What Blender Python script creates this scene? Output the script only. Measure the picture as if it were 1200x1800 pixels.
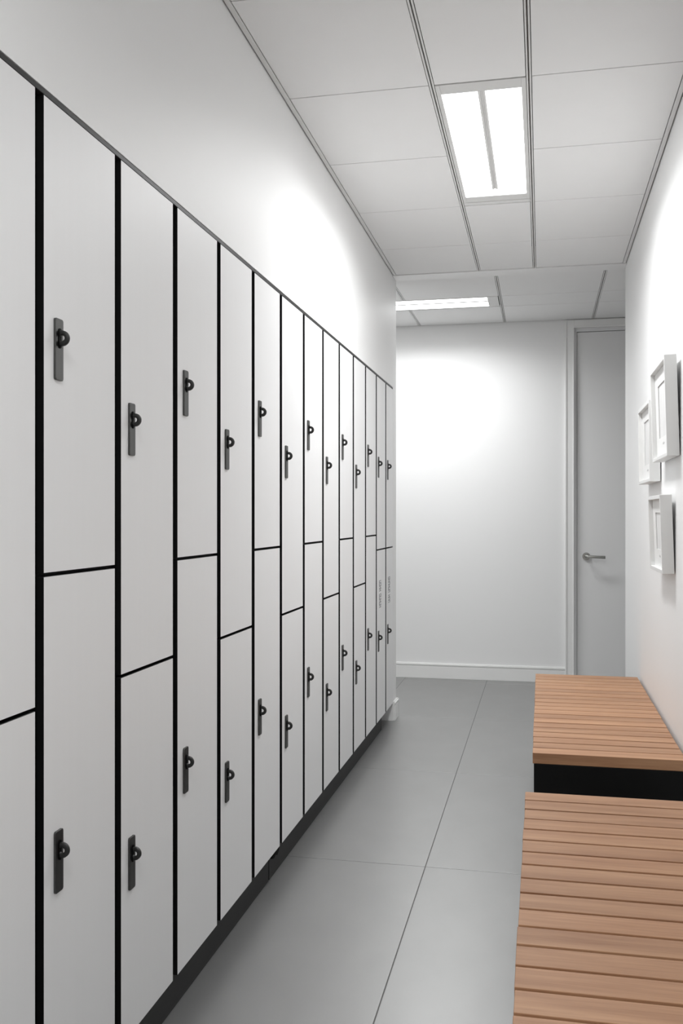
import bpy, bmesh, math, random
from mathutils import Vector, Matrix
random.seed(7)
for o in list(bpy.data.objects): bpy.data.objects.remove(o)
S = bpy.context.scene
C = S.collection

# ------------------------------------------------------------ camera, world, exposure
cam_d = bpy.data.cameras.new('camera'); cam = bpy.data.objects.new('camera', cam_d); C.objects.link(cam)
cam.location = (0.8288, 0.0, 1.171); cam.rotation_euler = (math.pi/2, 0, 0.21)
cam_d.sensor_fit = 'VERTICAL'; cam_d.sensor_height = 36.0; cam_d.sensor_width = 24.0
cam_d.lens = 1649.9/1800*36; cam_d.shift_y = 5.8/1800; cam_d.clip_start = 0.02
S.camera = cam
w = bpy.data.worlds.new('world'); S.world = w; w.use_nodes = True
w.node_tree.nodes['Background'].inputs[0].default_value = (0.8, 0.8, 0.8, 1)
w.node_tree.nodes['Background'].inputs[1].default_value = 0.0
S.view_settings.view_transform = 'Standard'; S.view_settings.look = 'None'
S.view_settings.gamma = 1.0; S.view_settings.use_curve_mapping = False
S.view_settings.exposure = 1.66
LENS, WATT, SPREAD = 2.2, 5.3, 155   # lens radiance; power and beam angle of the lamp in each troffer

# ------------------------------------------------------------ main dimensions (metres)
ZC = 2.537                      # ceiling
XR = 1.278                      # right wall plane; locker fronts and left wall lie in x = 0
Y_FAR = 6.742                   # far wall plane
Y_BACK = -3.2                   # wall behind the camera
Y_L, Y_R = 5.41, 5.365          # ends of the left and right walls
X_W, X_E = -3.4, 3.2            # ends of the cross corridor
SEAM0, PITCH, GAP = 1.4436, 0.30, 0.0135
LOCK_END = 5.29
ZB, ZT = 0.100, 1.888           # door bottoms and tops

# ------------------------------------------------------------ materials
def srgb(r, g, b):
    f = lambda c: (c/12.92 if c <= .04045 else ((c+.055)/1.055)**2.4)
    return (f(r/255), f(g/255), f(b/255), 1)
def mat(name, col, rough=.5, metal=0., spec=.5, noise=None, bump=None, coord='Object'):
    m = bpy.data.materials.new(name); m.use_nodes = True
    nt = m.node_tree; b = nt.nodes['Principled BSDF']
    b.inputs['Base Color'].default_value = col; b.inputs['Roughness'].default_value = rough
    b.inputs['Metallic'].default_value = metal; b.inputs['Specular IOR Level'].default_value = spec
    tc = nt.nodes.new('ShaderNodeTexCoord')
    if noise:
        scale, amt, detail = noise
        mp = nt.nodes.new('ShaderNodeMapping'); mp.inputs['Scale'].default_value = scale
        nz = nt.nodes.new('ShaderNodeTexNoise'); nz.inputs['Scale'].default_value = 1; nz.inputs['Detail'].default_value = detail
        mx = nt.nodes.new('ShaderNodeMix'); mx.data_type = 'RGBA'
        nt.links.new(tc.outputs[coord], mp.inputs[0]); nt.links.new(mp.outputs[0], nz.inputs['Vector'])
        nt.links.new(nz.outputs[0], mx.inputs[0])
        mx.inputs[6].default_value = tuple(min(1, c*(1-amt)) for c in col[:3])+(1,)
        mx.inputs[7].default_value = tuple(min(1, c*(1+amt)) for c in col[:3])+(1,)
        nt.links.new(mx.outputs[2], b.inputs['Base Color'])
    if bump:
        sc, st = bump
        nz = nt.nodes.new('ShaderNodeTexNoise'); nz.inputs['Scale'].default_value = sc; nz.inputs['Detail'].default_value = 3
        bp = nt.nodes.new('ShaderNodeBump'); bp.inputs['Strength'].default_value = st; bp.inputs['Distance'].default_value = .002
        nt.links.new(tc.outputs[coord], nz.inputs['Vector']); nt.links.new(nz.outputs[0], bp.inputs['Height'])
        nt.links.new(bp.outputs[0], b.inputs['Normal'])
    return m
def emit(name, strength):
    m = bpy.data.materials.new(name); m.use_nodes = True; nt = m.node_tree; nt.nodes.clear()
    e = nt.nodes.new('ShaderNodeEmission'); o = nt.nodes.new('ShaderNodeOutputMaterial')
    e.inputs[0].default_value = (.985, .995, 1, 1); e.inputs[1].default_value = strength
    nt.links.new(e.outputs[0], o.inputs[0]); return m

M_WALL  = mat('wall_paint', (.905, .905, .902, 1), .48, spec=.22, noise=((1.3,1.3,1.3), .012, 2), bump=(180, .04))
M_TRIM  = mat('trim_paint', (.89, .89, .88, 1), .28, noise=((2,2,2), .008, 1))
M_LEAF  = mat('door_paint', (.82, .82, .82, 1), .35, noise=((2,2,2), .01, 1))
M_TILE  = mat('ceiling_tile', (.905, .905, .903, 1), .9, spec=.2, noise=((9,9,9), .012, 5), bump=(320, .10))
M_GRID  = mat('ceiling_grid', (.78, .78, .77, 1), .5, noise=((3,3,3), .01, 1))
M_SLAB  = mat('plenum', (.10, .10, .10, 1), .9, spec=.1, noise=((3,3,3), .1, 1))
M_FLOOR = mat('floor_tile', (.375, .375, .372, 1), .36, metal=.72, spec=.7, noise=((7,5,7), .07, 6), bump=(90, .05))
M_GROUT = mat('grout', (.19, .19, .186, 1), .85, spec=.2, noise=((30,30,30), .12, 3))
M_DOOR  = mat('locker_laminate', (.885, .885, .887, 1), .45, spec=.4, noise=((60,60,1.2), .012, 4), bump=(260, .03))
M_EDGE  = mat('black_edge', (.006, .006, .006, 1), .5, spec=.3, noise=((9,9,9), .1, 1))
M_BODY  = mat('black_carcass', (.006, .006, .006, 1), .6, spec=.2, noise=((9,9,9), .1, 1))
M_RAIL  = mat('top_rail', (.018, .018, .0175, 1), .5, spec=.4, noise=((9,9,9), .08, 1))
M_RAILB = mat('bottom_rail', (.55, .45, .44, 1), .5, spec=.4, noise=((9,9,9), .05, 1))
M_KICK  = mat('toe_kick', (.014, .014, .0138, 1), .55, spec=.3, noise=((6,6,6), .12, 3))
M_PLATE = mat('handle_plate', (.105, .105, .102, 1), .36, metal=1.0, noise=((300,300,2), .12, 2))
M_RING  = mat('handle_ring', (.025, .025, .024, 1), .42, metal=.2, noise=((60,60,60), .08, 1))
M_SLOT_SHADE_AND_EDGE  = mat('slot_shade_and_edge', (.003, .003, .003, 1), .7, spec=.1, noise=((20,20,20), .1, 1))
M_LETT  = mat('grey_lettering', (.27, .27, .275, 1), .6, spec=.2, noise=((20,20,20), .05, 1))
M_PENCIL = mat('pencil', (.58, .58, .58, 1), .7, spec=.2, noise=((20,20,20), .05, 1))
M_BASE  = mat('bench_black', (.004, .004, .004, 1), .5, spec=.25, noise=((9,9,9), .2, 2))
M_FRAME = mat('frame_white', (.80, .80, .79, 1), .35, noise=((20,20,20), .01, 2))
M_MAT   = mat('picture_mat', (.82, .82, .81, 1), .8, spec=.2, noise=((60,60,60), .01, 2))
M_PRINT = mat('picture_print', (.74, .74, .735, 1), .6, spec=.2, noise=((14,14,9), .10, 5))
M_STEEL = mat('brushed_steel', (.42, .42, .40, 1), .28, metal=1., noise=((120,120,120), .05, 2))
M_LENS  = emit('light_lens', LENS)
M_RIB   = mat('light_rib', (.80, .80, .79, 1), .5, noise=((60,60,60), .05, 2))
M_CAN   = mat('light_housing', (.74, .74, .73, 1), .4, noise=((9,9,9), .01, 1))

def wood():
    m = bpy.data.materials.new('bench_wood'); m.use_nodes = True; nt = m.node_tree; b = nt.nodes['Principled BSDF']
    N = nt.nodes.new; L = nt.links.new
    tc = N('ShaderNodeTexCoord'); oi = N('ShaderNodeObjectInfo')
    add = N('ShaderNodeVectorMath'); add.operation = 'MULTIPLY_ADD'
    comb = N('ShaderNodeCombineXYZ'); 
    for i in range(3): L(oi.outputs['Random'], comb.inputs[i])
    add.inputs[1].default_value = (37, 53, 19); L(comb.outputs[0], add.inputs[0]); L(tc.outputs['Object'], add.inputs[2])
    mp = N('ShaderNodeMapping'); mp.inputs['Scale'].default_value = (2.2, 26, 26); L(add.outputs[0], mp.inputs[0])
    n1 = N('ShaderNodeTexNoise'); n1.inputs['Scale'].default_value = 1; n1.inputs['Detail'].default_value = 6; n1.inputs['Roughness'].default_value = .6; L(mp.outputs[0], n1.inputs['Vector'])
    mp2 = N('ShaderNodeMapping'); mp2.inputs['Scale'].default_value = (6, 260, 260); L(add.outputs[0], mp2.inputs[0])
    n2 = N('ShaderNodeTexNoise'); n2.inputs['Scale'].default_value = 1; n2.inputs['Detail'].default_value = 3; L(mp2.outputs[0], n2.inputs['Vector'])
    mix = N('ShaderNodeMath'); mix.operation = 'MULTIPLY_ADD'; mix.inputs[1].default_value = .35; L(n2.outputs[0], mix.inputs[0]); L(n1.outputs[0], mix.inputs[2])
    cr = N('ShaderNodeValToRGB'); L(mix.outputs[0], cr.inputs[0])
    e = cr.color_ramp.elements
    e[0].position = .40; e[0].color = (.300, .142, .072, 1)
    e[1].position = .95; e[1].color = (.53, .305, .172, 1)
    hs = N('ShaderNodeHueSaturation'); L(cr.outputs[0], hs.inputs['Color'])
    mr = N('ShaderNodeMapRange'); mr.inputs[3].default_value = .90; mr.inputs[4].default_value = 1.10; L(oi.outputs['Random'], mr.inputs[0]); L(mr.outputs[0], hs.inputs['Value'])
    L(hs.outputs[0], b.inputs['Base Color']); b.inputs['Roughness'].default_value = .48; b.inputs['Specular IOR Level'].default_value = .35
    bp = N('ShaderNodeBump'); bp.inputs['Strength'].default_value = .12; bp.inputs['Distance'].default_value = .001; L(n2.outputs[0], bp.inputs['Height']); L(bp.outputs[0], b.inputs['Normal'])
    return m
M_WOOD = wood()

# ------------------------------------------------------------ mesh helpers
def nb(): return bmesh.new()
def box(bm, x0, x1, y0, y1, z0, z1, bev=0, mi=0, seg=2):
    t = bmesh.new(); bmesh.ops.create_cube(t, size=1)
    bmesh.ops.scale(t, vec=(x1-x0, y1-y0, z1-z0), verts=t.verts)
    bmesh.ops.translate(t, vec=((x0+x1)/2, (y0+y1)/2, (z0+z1)/2), verts=t.verts)
    if bev: bmesh.ops.bevel(t, geom=list(t.edges), offset=bev, segments=seg, affect='EDGES', profile=.5)
    for f in t.faces: f.material_index = mi
    me = bpy.data.meshes.new('t'); t.to_mesh(me); t.free(); bm.from_mesh(me); bpy.data.meshes.remove(me)
    return bm
def mesh(name, bm, mats, smooth=False):
    me = bpy.data.meshes.new(name); bmesh.ops.recalc_face_normals(bm, faces=bm.faces); bm.to_mesh(me); bm.free()
    for m in (mats if isinstance(mats, (list, tuple)) else [mats]): me.materials.append(m)
    if smooth:
        for p in me.polygons: p.use_smooth = True
    return me
def obj(name, me, parent=None, loc=(0,0,0), rot=None):
    o = bpy.data.objects.new(name, me); C.objects.link(o); o.location = loc
    if rot: o.rotation_euler = rot
    if parent: o.parent = parent
    return o
def boxo(name, dims, m, parent=None, loc=(0,0,0), bev=0):
    return obj(name, mesh(name, box(nb(), *dims, bev), m), parent, loc)
def struct(name, bm, m, label, cat=None, parent=None):
    o = obj(name, mesh(name, bm, m), parent); o['kind'] = 'structure'; o['label'] = label
    if cat: o['category'] = cat
    return o
def thing(name, label, cat, loc=(0,0,0), group=None, rot=None):
    o = bpy.data.objects.new(name, None); C.objects.link(o); o.location = loc; o.empty_display_size = .1
    if rot: o.rotation_euler = rot
    o['label'] = label; o['category'] = cat
    if group: o['group'] = group
    return o
def cyl(bm, c, axis, r, h, n=32, r2=None):
    t = bmesh.new(); bmesh.ops.create_cone(t, cap_ends=True, segments=n, radius1=r, radius2=r if r2 is None else r2, depth=h)
    q = Vector((0,0,1)).rotation_difference(Vector(axis))
    bmesh.ops.transform(t, matrix=Matrix.Translation(c) @ q.to_matrix().to_4x4(), verts=t.verts)
    me = bpy.data.meshes.new('t'); t.to_mesh(me); t.free(); bm.from_mesh(me); bpy.data.meshes.remove(me)

# ------------------------------------------------------------ walls
bm = nb()
box(bm, -.70, -.50, Y_BACK, Y_L, 0, ZC+.15)                       # back of the locker recess
box(bm, -.50, 0, Y_BACK, Y_L, ZT+.012, ZC+.15)                    # bulkhead over the lockers
box(bm, -.50, 0, LOCK_END+.002, Y_L, 0, ZT+.012)                  # pier past the last locker
box(bm, -.50, 0, Y_BACK, SEAM0-PITCH-.001, 0, ZT+.012)            # wall before the first locker
box(bm, X_W, -.70, Y_L-.12, Y_L, 0, ZC+.15)
struct('wall_left', bm, M_WALL, 'white painted wall above and beyond the lockers', 'wall')
bm = nb()
box(bm, XR, XR+.12, Y_BACK, Y_R, 0, ZC+.15); box(bm, XR+.12, X_E, Y_R-.12, Y_R, 0, ZC+.15)
struct('wall_right', bm, M_WALL, 'white painted wall behind the benches and framed pictures', 'wall')
DX0, DX1, DZ = 1.050, 1.925, 2.477                                # door opening
bm = nb()
box(bm, X_W, DX0, Y_FAR, Y_FAR+.12, 0, ZC+.15); box(bm, DX1, X_E, Y_FAR, Y_FAR+.12, 0, ZC+.15); box(bm, DX0, DX1, Y_FAR, Y_FAR+.12, DZ, ZC+.15)
struct('wall_far', bm, M_WALL, 'white far wall beside the plain grey-white door', 'wall')
struct('wall_near', box(nb(), -.70, XR+.12, Y_BACK-.12, Y_BACK, 0, ZC+.15), M_WALL, 'white wall closing the corridor behind the viewer', 'wall')
struct('wall_west', box(nb(), X_W-.12, X_W, Y_L-.12, Y_FAR+.12, 0, ZC+.15), M_WALL, 'white end wall of the cross passage past the lockers', 'wall')
struct('wall_east', box(nb(), X_E, X_E+.12, Y_R-.12, Y_FAR+.12, 0, ZC+.15), M_WALL, 'white end wall of the cross passage past the door', 'wall')

# baseboards: flat board, cove and bead on top
def base_run(bm, a, b, n):
    """a, b: ends on the wall plane (x,y); n: outward normal"""
    (ax, ay), (bx, by) = a, b
    for (t, z0, z1) in ((.013, 0, .086), (.010, .086, .094), (.015, .094, .103), (.008, .103, .109)):
        xs = sorted((ax, bx)); ys = sorted((ay, by))
        if n[0]: xs = sorted((ax, ax+n[0]*t))
        else: ys = sorted((ay, ay+n[1]*t))
        box(bm, xs[0], xs[1], ys[0], ys[1], z0, z1, .0012, seg=1)
bm = nb(); base_run(bm, (X_W, Y_FAR), (.992, Y_FAR), (0,-1)); base_run(bm, (1.983, Y_FAR), (X_E, Y_FAR), (0,-1))
struct('baseboard_far', bm, M_TRIM, 'white moulded baseboard along the far wall', 'baseboard')
bm = nb(); base_run(bm, (0, LOCK_END+.008), (0, Y_L+.013), (1,0)); base_run(bm, (X_W, Y_L), (.013, Y_L), (0,1))
struct('baseboard_left', bm, M_TRIM, 'short white moulded baseboard at the corner past the last locker', 'baseboard')
bm = nb(); base_run(bm, (XR, Y_BACK), (XR, Y_R+.013), (-1,0)); base_run(bm, (XR-.013, Y_R), (X_E, Y_R), (0,1))
struct('baseboard_right', bm, M_TRIM, 'white baseboard behind the benches', 'baseboard')

# ------------------------------------------------------------ floor: grout bed and separate tiles
bm = nb(); box(bm, -.50, XR, Y_BACK, Y_L, -.10, -.0016); box(bm, X_W, X_E, Y_L, Y_FAR, -.10, -.0016)
floor = struct('floor', bm, M_GROUT, 'matt grey large-format tiled floor', 'floor')
FX = [.450+.5825*k for k in range(-6, 7)]; FY = [3.117+1.163*k for k in range(-7, 5)]
def tile(name, x0, x1, y0, y1, m, parent, z0, z1, g, bev):
    x0 += g; x1 -= g; y0 += g; y1 -= g
    if x1-x0 < .012 or y1-y0 < .012: return
    o = boxo(name, (-(x1-x0)/2, (x1-x0)/2, -(y1-y0)/2, (y1-y0)/2, z0, z1), m, parent, ((x0+x1)/2, (y0+y1)/2, 0), bev)
    return o
for i in range(len(FX)-1):
    for j in range(len(FY)-1):
        for (ax, bx, ay, by) in ((-.13, XR, Y_BACK, Y_L), (X_W, X_E, Y_L, Y_FAR)):
            if ay == Y_L and ax < 0 and False: continue
            x0, x1 = max(FX[i], ax), min(FX[i+1], bx); y0, y1 = max(FY[j], ay), min(FY[j+1], by)
            if x1 <= x0 or y1 <= y0: continue
            # inside the corridor mouth the two areas share one tile: run it through
            gx = .0014
            x0g, x1g = (x0+gx if x0 == FX[i] else x0), (x1-gx if x1 == FX[i+1] else x1)
            y0g, y1g = (y0+gx if y0 == FY[j] else y0), (y1-gx if y1 == FY[j+1] else y1)
            tile('floor_tile', x0g, x1g, y0g, y1g, M_FLOOR, floor, -.010, 0, 0, .0006)

# ------------------------------------------------------------ ceiling: plenum slab, slotted runners, lay-in tiles
bm = nb(); box(bm, 0, XR, Y_BACK, 5.29, ZC+.12, ZC+.15); box(bm, X_W, X_E, 5.29, Y_FAR, ZC+.12, ZC+.15)
ceil = struct('ceiling', bm, M_SLAB, 'white suspended tile ceiling with slotted metal runners', 'ceiling')
G = [.4865, .7895]; RW = .0075
CY = [2.978+.5975*k for k in range(-10, 4)]; C_END = 5.284
rows = [Y_BACK+.02] + [y for y in CY if y > Y_BACK+.1] + [C_END]
WA = .019
def runner(x, y0, y1):
    bm = nb()
    box(bm, -RW, -.0022, y0, y1, ZC-.001, ZC+.024, .0005, seg=1); box(bm, .0022, RW, y0, y1, ZC-.001, ZC+.024, .0005, seg=1)
    box(bm, -RW, RW, y0, y1, ZC+.024, ZC+.026)
    obj('ceiling_runner', mesh('ceiling_runner', bm, M_GRID), ceil, (x, 0, 0))
LIGHTS = [(2.978, 4.173), (2.978-6*.5975, 2.978-4*.5975)]
for x in G: runner(x, Y_BACK, C_END)
cols = [(WA, G[0]-RW), (G[0]+RW, G[1]-RW), (G[1]+RW, XR-WA)]
for ci, (x0, x1) in enumerate(cols):
    for a, b in zip(rows[:-1], rows[1:]):
        if ci == 1 and any(a > l0-.05 and b < l1+.05 for l0, l1 in LIGHTS): continue
        g = .0022
        tile('ceiling_tile', x0+.0022, x1-.0022, a+g, b-g, M_TILE, ceil, ZC, ZC+.012, 0, .0012)
# cross passage ceiling
G2 = [-.030+.604*k for k in range(-5, 6)]; CY2 = [5.412, 5.925, 6.222, Y_FAR-.004]
for x in G2:
    if X_W < x < X_E: 
        for (a, b) in ((5.412, 5.925), (5.925, 6.222), (6.222, Y_FAR-.004)):
            if a == 5.925 and -.20 < x < .2: continue             # the light fitting interrupts this runner
            runner(x, a, b)
xs = [X_W+.004]+[x for x in G2 if x > X_W]+[X_E-.004]
for i in range(len(xs)-1):
    for j in range(3):
        if j == 1 and -.70 < xs[i] < xs[i+1] < .60: continue    # second light
        r = RW
        tile('ceiling_tile', xs[i]+r+.0022, xs[i+1]-r-.0022, CY2[j]+.003, CY2[j+1]-.003, M_TILE, ceil, ZC, ZC+.012, 0, .0012)
# plain painted header between the two ceilings
struct('trim_1', box(nb(), 0, XR, 5.2885, 5.408, ZC-.004, ZC+.12, .001), M_WALL, 'plain white header strip between the corridor ceiling and the passage ceiling', 'header')
# wall angles with a dark shadow line against the wall
bm = nb(); box(bm, .0045, WA, Y_BACK, C_END, ZC-.002, ZC+.004, .0006, seg=1); box(bm, 0, .004, Y_BACK, C_END, ZC+.010, ZC+.014)
struct('trim_2', bm, M_GRID, 'grey metal ceiling edge trim above the left wall', 'trim')
bm = nb(); box(bm, XR-WA, XR-.0045, Y_BACK, C_END, ZC-.002, ZC+.004, .0006, seg=1); box(bm, XR-.004, XR, Y_BACK, C_END, ZC+.010, ZC+.014)
struct('trim_3', bm, M_GRID, 'grey metal ceiling edge trim above the right wall', 'trim')

# ------------------------------------------------------------ recessed ceiling lights
def light(label, loc, rotz, L0, L1, W, power=1.0, sfx=''):
    """local y runs along the fitting: cell L0..L1, width W; lens between end plates"""
    t = thing('ceiling_light'+sfx, label, 'ceiling light', loc, 'recessed ceiling lights', (0,0,rotz))
    hw = W/2 - .009; y0, y1 = L0+.007, L1-.045; e = .067; sd = .015
    bm = nb()                                                      # flange and end plates
    box(bm, -hw, -hw+sd, y0, y1, 0, .006, .0015); box(bm, hw-sd, hw, y0, y1, 0, .006, .0015)
    box(bm, -hw+sd, hw-sd, y0, y0+e, .0005, .006, .001); box(bm, -hw+sd, hw-sd, y1-e, y1, .0005, .006, .001)
    obj('frame', mesh('frame', bm, M_CAN), t)
    bm = nb()                                                      # metal pan above
    box(bm, -hw, hw, y0, y1, .075, .078); box(bm, -hw, -hw+.003, y0, y1, .006, .075); box(bm, hw-.003, hw, y0, y1, .006, .075)
    box(bm, -hw, hw, y0, y0+.003, .006, .075); box(bm, -hw, hw, y1-.003, y1, .006, .075)
    obj('housing', mesh('housing', bm, M_CAN), t)
    for s in (-1, 1):                                              # curved lens halves, tipped down at the far end
        bm = nb(); nx, ny = 10, 18; grid = []
        xa, xb = s*.011, s*(hw-sd); ya, yb = y0+e-.004, y1-e+.004
        for j in range(ny+1):
            v = j/ny; row = []
            for i in range(nx+1):
                u = i/nx
                endfall = min(1, min(v, 1-v)/.07); endfall = math.sin(endfall*math.pi/2)
                z = .006 + endfall*(.010*(1-u) + .030*math.sin(math.pi*min(1, u*1.0)))*.9
                row.append(bm.verts.new((xa+(xb-xa)*u, ya+(yb-ya)*v, z)))
            grid.append(row)
        for j in range(ny):
            for i in range(nx):
                q = [grid[j][i], grid[j][i+1], grid[j+1][i+1], grid[j+1][i]]
                bm.faces.new(q)
        obj('lens'+sfx, mesh('lens', bm, M_LENS, True), t)
    bm = nb(); ye = y1-e-.066
    box(bm, -.0125, -.004, y0+e-.002, ye, .004, .012, .002); box(bm, .004, .0125, y0+e-.002, ye, .004, .012, .002)
    box(bm, -.005, .005, y0+e-.002, ye, .008, .014)
    rib = obj('rib', mesh('rib', bm, M_RIB), t)
    boxo('rib_slot', (-.0032, .0032, y0+e, ye-.004, .0070, .0079), M_RIB, rib)
    ld = bpy.data.lights.new('lamp'+sfx, 'AREA'); ld.shape = 'RECTANGLE'; ld.size = 2*(hw-sd)-.004; ld.size_y = y1-y0-2*e-.004
    ld.energy = WATT*power; ld.spread = math.radians(SPREAD); ld.color = (.985, .995, 1)
    lo = bpy.data.objects.new('lamp'+sfx, ld); C.objects.link(lo); lo.parent = t; lo.location = (0, (y0+y1)/2, .0025)
    boxo('filler_strip', (-hw, hw, y1+.006, L1-.004, .0005, .006), M_GRID, t, bev=.001)
    return t
gx = (G[0]+G[1])/2; gw = G[1]-G[0]
light('long recessed ceiling light with twin lenses over the corridor between the lockers and benches', (gx, 0, ZC), 0, 2.978, 4.173, gw, 1.0)
light('recessed ceiling light set crosswise in the passage ceiling beyond the lockers', (.574, 6.0735, ZC), math.pi/2, .007, 1.206, .297, 1.0)
light('recessed ceiling light over the corridor behind the viewer', (gx, 0, ZC), 0, LIGHTS[1][0], LIGHTS[1][1], gw, 1.0, '_offscreen')

# ------------------------------------------------------------ door in the far wall
door = bpy.data.objects.new('door_1', None); C.objects.link(door); door.location = (DX0, Y_FAR, 0)
door['kind'] = 'structure'; door['label'] = 'plain grey-white door with a steel lever in the far wall'; door['category'] = 'door'
DW = DX1-DX0
bm = nb()
for (x0, x1, t, zt) in ((-.055, .0002, .014, .055), (-.062, -.0505, .020, .0547), (-.0115, .0004, .017, .0105)):
    box(bm, x0, x1, -t, .0003*t, 0, DZ+zt, .002); box(bm, DW-x1, DW-x0, -t, .0003*t, 0, DZ+zt, .002)
box(bm, -.0005, DW+.0005, -.0137, -.0005, DZ+.0005, DZ+.0545, .002); box(bm, -.0105, DW+.0105, -.0166, -.0008, DZ-.001, DZ+.011, .002)
obj('casing', mesh('casing', bm, M_TRIM), door)
bm = nb(); box(bm, 0, .019, .012, .12, 0, DZ); box(bm, DW-.019, DW, .012, .12, 0, DZ); box(bm, .019, DW-.019, .0125, .12, DZ-.024, DZ)
obj('jamb', mesh('jamb', bm, M_LEAF), door)
leaf = boxo('door_leaf', (.022, DW-.022, .022, .062, .006, DZ-.027), M_LEAF, door, bev=.0015)
bm = nb(); cyl(bm, (.083, .018, .885), (0,1,0), .027, .009, 36); obj('rose', mesh('rose', bm, M_STEEL, False), leaf)
bm = nb(); cyl(bm, (.083, -.012, .885), (0,1,0), .010, .056, 24)
rings = []
for k in range(13):                                                # lever: round at the neck, flattening to the tip
    u = k/12; x = .080+.128*u; hz = .0105*(1-u)+.0085*u+.002*u*u; hy = .010*(1-u)+.006*u; y = -.037-.004*math.sin(u*math.pi)
    rings.append([bm.verts.new((x, y+hy*math.cos(a*math.pi/8), .885-.004*u+hz*math.sin(a*math.pi/8))) for a in range(16)])
for k in range(12):
    for a in range(16): bm.faces.new((rings[k][a], rings[k][(a+1)%16], rings[k+1][(a+1)%16], rings[k+1][a]))
bm.faces.new(rings[0]); bm.faces.new(rings[-1])
obj('lever', mesh('lever', bm, M_STEEL, True), leaf)

# ------------------------------------------------------------ lockers
def door_mesh(w_, h):
    bm = nb(); box(bm, -.019, 0, 0, w_, 0, h, .0008, seg=1)
    bm.normal_update()
    for f in bm.faces: f.material_index = 0 if f.normal.x > .9 else 1
    return mesh('door', bm, [M_DOOR, M_EDGE])
def plate_mesh():
    bm = nb(); t = bmesh.new(); pts = []
    w2, h, r = .0135, .108, .004
    for (cy, cz, a0) in ((w2-r, h-r, 0), (-w2+r, h-r, 90), (-w2+r, r, 180), (w2-r, r, 270)):
        for k in range(5):
            a = math.radians(a0+k*22.5); pts.append((cy+r*math.cos(a), cz+r*math.sin(a)))
    lo = [bm.verts.new((-.001, y, z)) for y, z in pts]; mid = [bm.verts.new((.0036, y, z)) for y, z in pts]
    hi = [bm.verts.new((.0042, y*.955, h/2+(z-h/2)*.988)) for y, z in pts]
    n = len(pts)
    for i in range(n):
        j = (i+1) % n
        bm.faces.new((lo[i], lo[j], mid[j], mid[i])); bm.faces.new((mid[i], mid[j], hi[j], hi[i]))
    bm.faces.new(hi); bm.faces.new(lo[::-1]); t.free()
    return mesh('handle_plate', bm, M_PLATE)
def ring_mesh():
    bm = nb(); R0, R1, hy, b = .0052, .0135, .0036, .0012; n = 40
    prof = [(R0, -hy+b), (R0, hy-b), (R0+b, hy), (R1-b, hy), (R1, hy-b), (R1, -hy+b), (R1-b, -hy), (R0+b, -hy)]
    rr = []
    for k in range(n):
        a = 2*math.pi*k/n; rr.append([bm.verts.new((r*math.cos(a), y, r*math.sin(a))) for r, y in prof])
    for k in range(n):
        for i in range(8): bm.faces.new((rr[k][i], rr[k][(i+1)%8], rr[(k+1)%n][(i+1)%8], rr[(k+1)%n][i]))
    return mesh('lock_ring', bm, M_RING, True)
def slot_shade_mesh():  # raised black capsule, its colour stands in for the shade inside the ring slot
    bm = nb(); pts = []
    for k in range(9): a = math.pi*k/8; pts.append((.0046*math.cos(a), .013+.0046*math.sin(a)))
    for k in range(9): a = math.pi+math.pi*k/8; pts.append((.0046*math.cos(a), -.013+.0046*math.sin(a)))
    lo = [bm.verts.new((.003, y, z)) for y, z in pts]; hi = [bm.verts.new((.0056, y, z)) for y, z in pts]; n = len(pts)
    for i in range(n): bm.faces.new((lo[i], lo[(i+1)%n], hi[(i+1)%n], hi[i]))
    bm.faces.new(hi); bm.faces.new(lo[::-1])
    return mesh('ring_slot_shade', bm, M_SLOT_SHADE_AND_EDGE)
def lettering_mesh(seed):
    rnd = random.Random(seed); bm = nb(); z = .147
    gaps = (4,) if seed == 1 else (6,)
    for k in range(9):                                             # upright run of turned characters, too small to read
        hgt = .0125
        if k in gaps: z -= .012; 
        z -= hgt+.0022
        box(bm, 0, .0006, 0, .062, z, z+.0030)
        box(bm, 0, .0006, 0, .062, z+hgt-.0030, z+hgt)
        y = rnd.choice((.000, .026, .052)); box(bm, 0, .0006, y, y+.011, z+.0032, z+hgt-.0032)
        if rnd.random() < .5: y = .062-.011-y+.001*(y == .026); box(bm, 0, .0006, y+.0005, y+.0105, z+.0034, z+hgt-.0034)
    return mesh('lettering', bm, M_LETT)
PLATE, RING, SLOT_SHADE = plate_mesh(), ring_mesh(), slot_shade_mesh()
_dm = {}
def dmesh(w_, h):
    k = (round(w_, 4), round(h, 4))
    if k not in _dm: _dm[k] = door_mesh(w_, h)
    return _dm[k]
ORD = ['', 'first', 'second', 'third', 'fourth', 'fifth', 'sixth', 'seventh', 'eighth', 'ninth', 'tenth', 'eleventh', 'twelfth', 'thirteenth', 'fourteenth']
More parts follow.
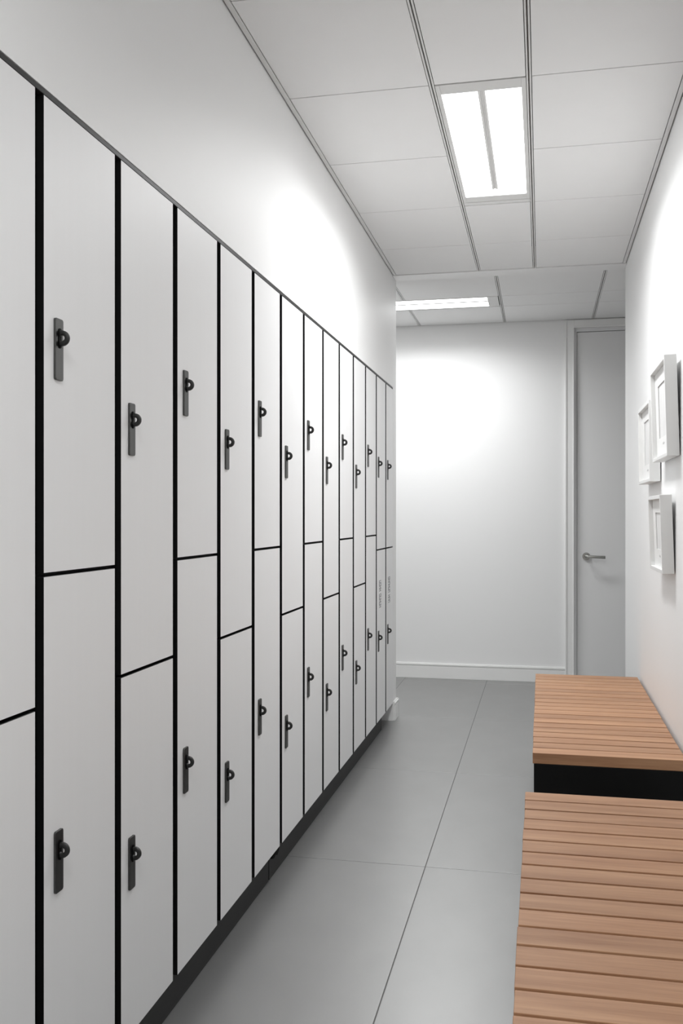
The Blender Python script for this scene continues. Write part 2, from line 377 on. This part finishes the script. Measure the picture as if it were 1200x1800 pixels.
for k in range(0, 14):
    ya = SEAM0+PITCH*(k-1); yb = ya+PITCH if k < 13 else LOCK_END
    fromend = ORD[14-k]
    if k >= 12: split, hu, hl, desc = .992, 1.3665, .4635, 'grey lettering on its lower door'
    elif k % 2: split, hu, hl, desc = 1.069, 1.407, .512, 'a shorter upper door'
    else: split, hu, hl, desc = .846, 1.294, .4005, 'a longer upper door'
    t = thing('locker', 'white two-door locker with %s, %s from the corridor corner' % (desc, fromend), 'locker', (0, ya, 0), 'white two-door lockers along the left wall')
    boxo('body', (-.47, -.0215, .0006, yb-ya-.0006, ZB+.004, ZT-.012), M_BODY, t)
    w_ = (yb-ya) - (2*GAP if k < 13 else GAP)
    for (z0, z1, hz) in ((split+.003, ZT, hu), (ZB, split-.003, hl)):
        d = obj('door', dmesh(w_, z1-z0), t, (0, GAP, z0))
        yp = .0335+.0135
        if k == 0: yp = .0335+.0135
        obj('handle_plate', PLATE, d, (0, yp, hz-z0))
        obj('ring_slot_shade', SLOT_SHADE, d, (0, yp, hz-z0+.0735)); obj('lock_ring', RING, d, (.0092, yp, hz-z0+.0735))
        if k >= 12 and z0 == ZB:
            obj('lettering', lettering_mesh(k-11), d, (0, (.072 if k == 12 else .066), .685-z0))
# dark rail over the lockers, pale rail behind the door feet
Y0L = SEAM0-PITCH
bm = nb(); box(bm, -.020, -.0005, Y0L, LOCK_END, ZT+.001, ZT+.0105, .0006, seg=1); box(bm, -.0212, -.0195, Y0L, LOCK_END, ZT-.010, ZT+.004)
struct('trim_4', bm, M_RAIL, 'thin dark rail along the top of the lockers', 'trim')
bm = nb(); box(bm, -.0206, -.0195, Y0L, LOCK_END, ZB-.003, ZB+.007)
struct('trim_5', bm, M_RAILB, 'thin pale rail along the bottom of the lockers', 'trim')
# recessed toe kick with one open joint and a torn edge strip
tk = thing('toe_kick', 'dark recessed toe kick running under the lockers', 'toe kick', (-.026, Y0L, 0))
JY = 2.893-Y0L
boxo('panel', (-.015, 0, .0, JY-.004, .0, ZB-.003), M_KICK, tk)
KE = 5.06-Y0L
boxo('panel', (-.015, 0, JY+.004, KE, .0, ZB-.003), M_KICK, tk)
bm = nb(); box(bm, -.40, -.015, 0, KE, .0, ZB-.004); box(bm, -.40, -.10, KE, LOCK_END-Y0L, .0, ZB-.004); obj('plinth', mesh('plinth', bm, M_KICK), tk)
bm = nb(); vs = []
for (y, z) in ((0, .100), (.022, .094), (.040, .099), (.060, .091), (.078, .1005), (.078, .110), (.052, .1075), (.040, .1045), (.018, .1050), (.002, .1035)):
    vs.append((y, z))
a = [bm.verts.new((.006, JY-.045+y, z-.012)) for y, z in vs]; b = [bm.verts.new((.0245, JY-.045+y, z-.012)) for y, z in vs]
for i in range(len(vs)): j = (i+1) % len(vs); bm.faces.new((a[i], a[j], b[j], b[i]))
bm.faces.new(a); bm.faces.new(b[::-1]); obj('torn_edge_strip', mesh('torn_edge_strip', bm, M_SLOT_SHADE_AND_EDGE), tk)

# ------------------------------------------------------------ benches
def bench(label, x0, x1, y_far, n, pitch, base_near, base_far):
    t = thing('bench', label, 'bench', (x0, y_far-n*pitch, 0), 'slatted wooden benches along the right wall')
    Wd, Ln = x1-x0, n*pitch; top = .415; th = .034; gap = .0085
    sm = mesh('slat', box(nb(), -Wd/2, Wd/2, -(pitch-gap)/2, (pitch-gap)/2, -th, 0, .0012), M_WOOD)
    for k in range(n):
        yc = (k+.5)*pitch
        if k == 0: yc += gap*.2
        obj('slat', sm, t, (Wd/2+random.uniform(-.0009, .0009), yc, top+random.uniform(-.0004, .0004)))
    for xa in (.05, Wd/2-.02, Wd-.09):
        boxo('rail', (xa, xa+.04, .012, Ln-.012, top-th-.0005-.0, top-th+.0015), M_WOOD, t)
    # closed black base
    xa, xb, ya, yb, zt = .0035, Wd-.004, base_near, Ln-base_far, top-th-.001
    for nm, d in (('end_panel', (xa, xb, ya, ya+.018, 0, zt)), ('end_panel', (xa, xb, yb-.018, yb, 0, zt)),
                  ('side_panel', (xa, xa+.018, ya+.018, yb-.018, 0, zt)), ('side_panel', (xb-.018, xb, ya+.018, yb-.018, 0, zt)),
                  ('base_top', (xa+.018, xb-.018, ya+.018, yb-.018, zt-.012, zt-.0005))):
        boxo(nm, d, M_BASE, t, bev=.0008)
    return t
bench('slatted wooden bench on black base standing nearest the far door, below the pictures', .801, 1.266, 4.580, 20, .07675, .004, .004)
bench('slatted wooden bench on black base farther from the door, with a gap to the other', .786, 1.262, 2.620, 20, .0782, .004, .004)

# ------------------------------------------------------------ pictures on the right wall
def picture(label, y0, y1, z0, z1, lean, pw, ph, dz):
    W_, H_ = y1-y0, z1-z0; D = .040; rim = .013
    t = thing('picture_frame', label, 'picture', (XR-.0035, y0, z0), 'white box-framed pictures over the benches', (0, -lean, 0))
    bm = nb()
    for d in ((-D, 0, 0, rim, 0, H_), (-D, 0, W_-rim, W_, 0, H_), (-D, 0, rim, W_-rim, 0, rim), (-D, 0, rim, W_-rim, H_-rim, H_)):
        box(bm, *d, .0012)
    obj('frame', mesh('frame', bm, M_FRAME), t)
    boxo('backing', (-.008, -.002, rim, W_-rim, rim, H_-rim), M_MAT, t)
    bm = nb(); yc, zc = W_/2, H_/2+dz; X0, X1 = -D+.016, -D+.019
    box(bm, X0, X1, rim, yc-pw/2, rim, H_-rim); box(bm, X0, X1, yc+pw/2, W_-rim, rim, H_-rim)
    box(bm, X0, X1, yc-pw/2, yc+pw/2, rim, zc-ph/2); box(bm, X0, X1, yc-pw/2, yc+pw/2, zc+ph/2, H_-rim)
    obj('mat_board', mesh('mat_board', bm, M_MAT), t)
    pr = boxo('print', (-.0205, -.0195, yc-pw/2+.0004, yc+pw/2-.0004, zc-ph/2+.0004, zc+ph/2-.0004), M_PRINT, t)
    bm = nb()                                                      # small pencil mark under the print
    for k in range(5): box(bm, X0-.0004, X0, yc-.024+.010*k, yc-.017+.010*k, zc-ph/2-.026-(k%2)*.002, zc-ph/2-.022+(k%3)*.002)
    obj('pencil_mark', mesh('pencil_mark', bm, M_PENCIL), t)
picture('white box-framed picture, the highest of the three above the benches', 3.262, 3.675, 1.369, 1.705, .030, .24, .19, .008)
picture('white box-framed picture hanging nearest the far door', 3.775, 4.190, 1.302, 1.617, .012, .24, .18, .008)
picture('white box-framed picture, the smallest and lowest of the three', 3.385, 3.755, .970, 1.243, .034, .20, .135, .008)
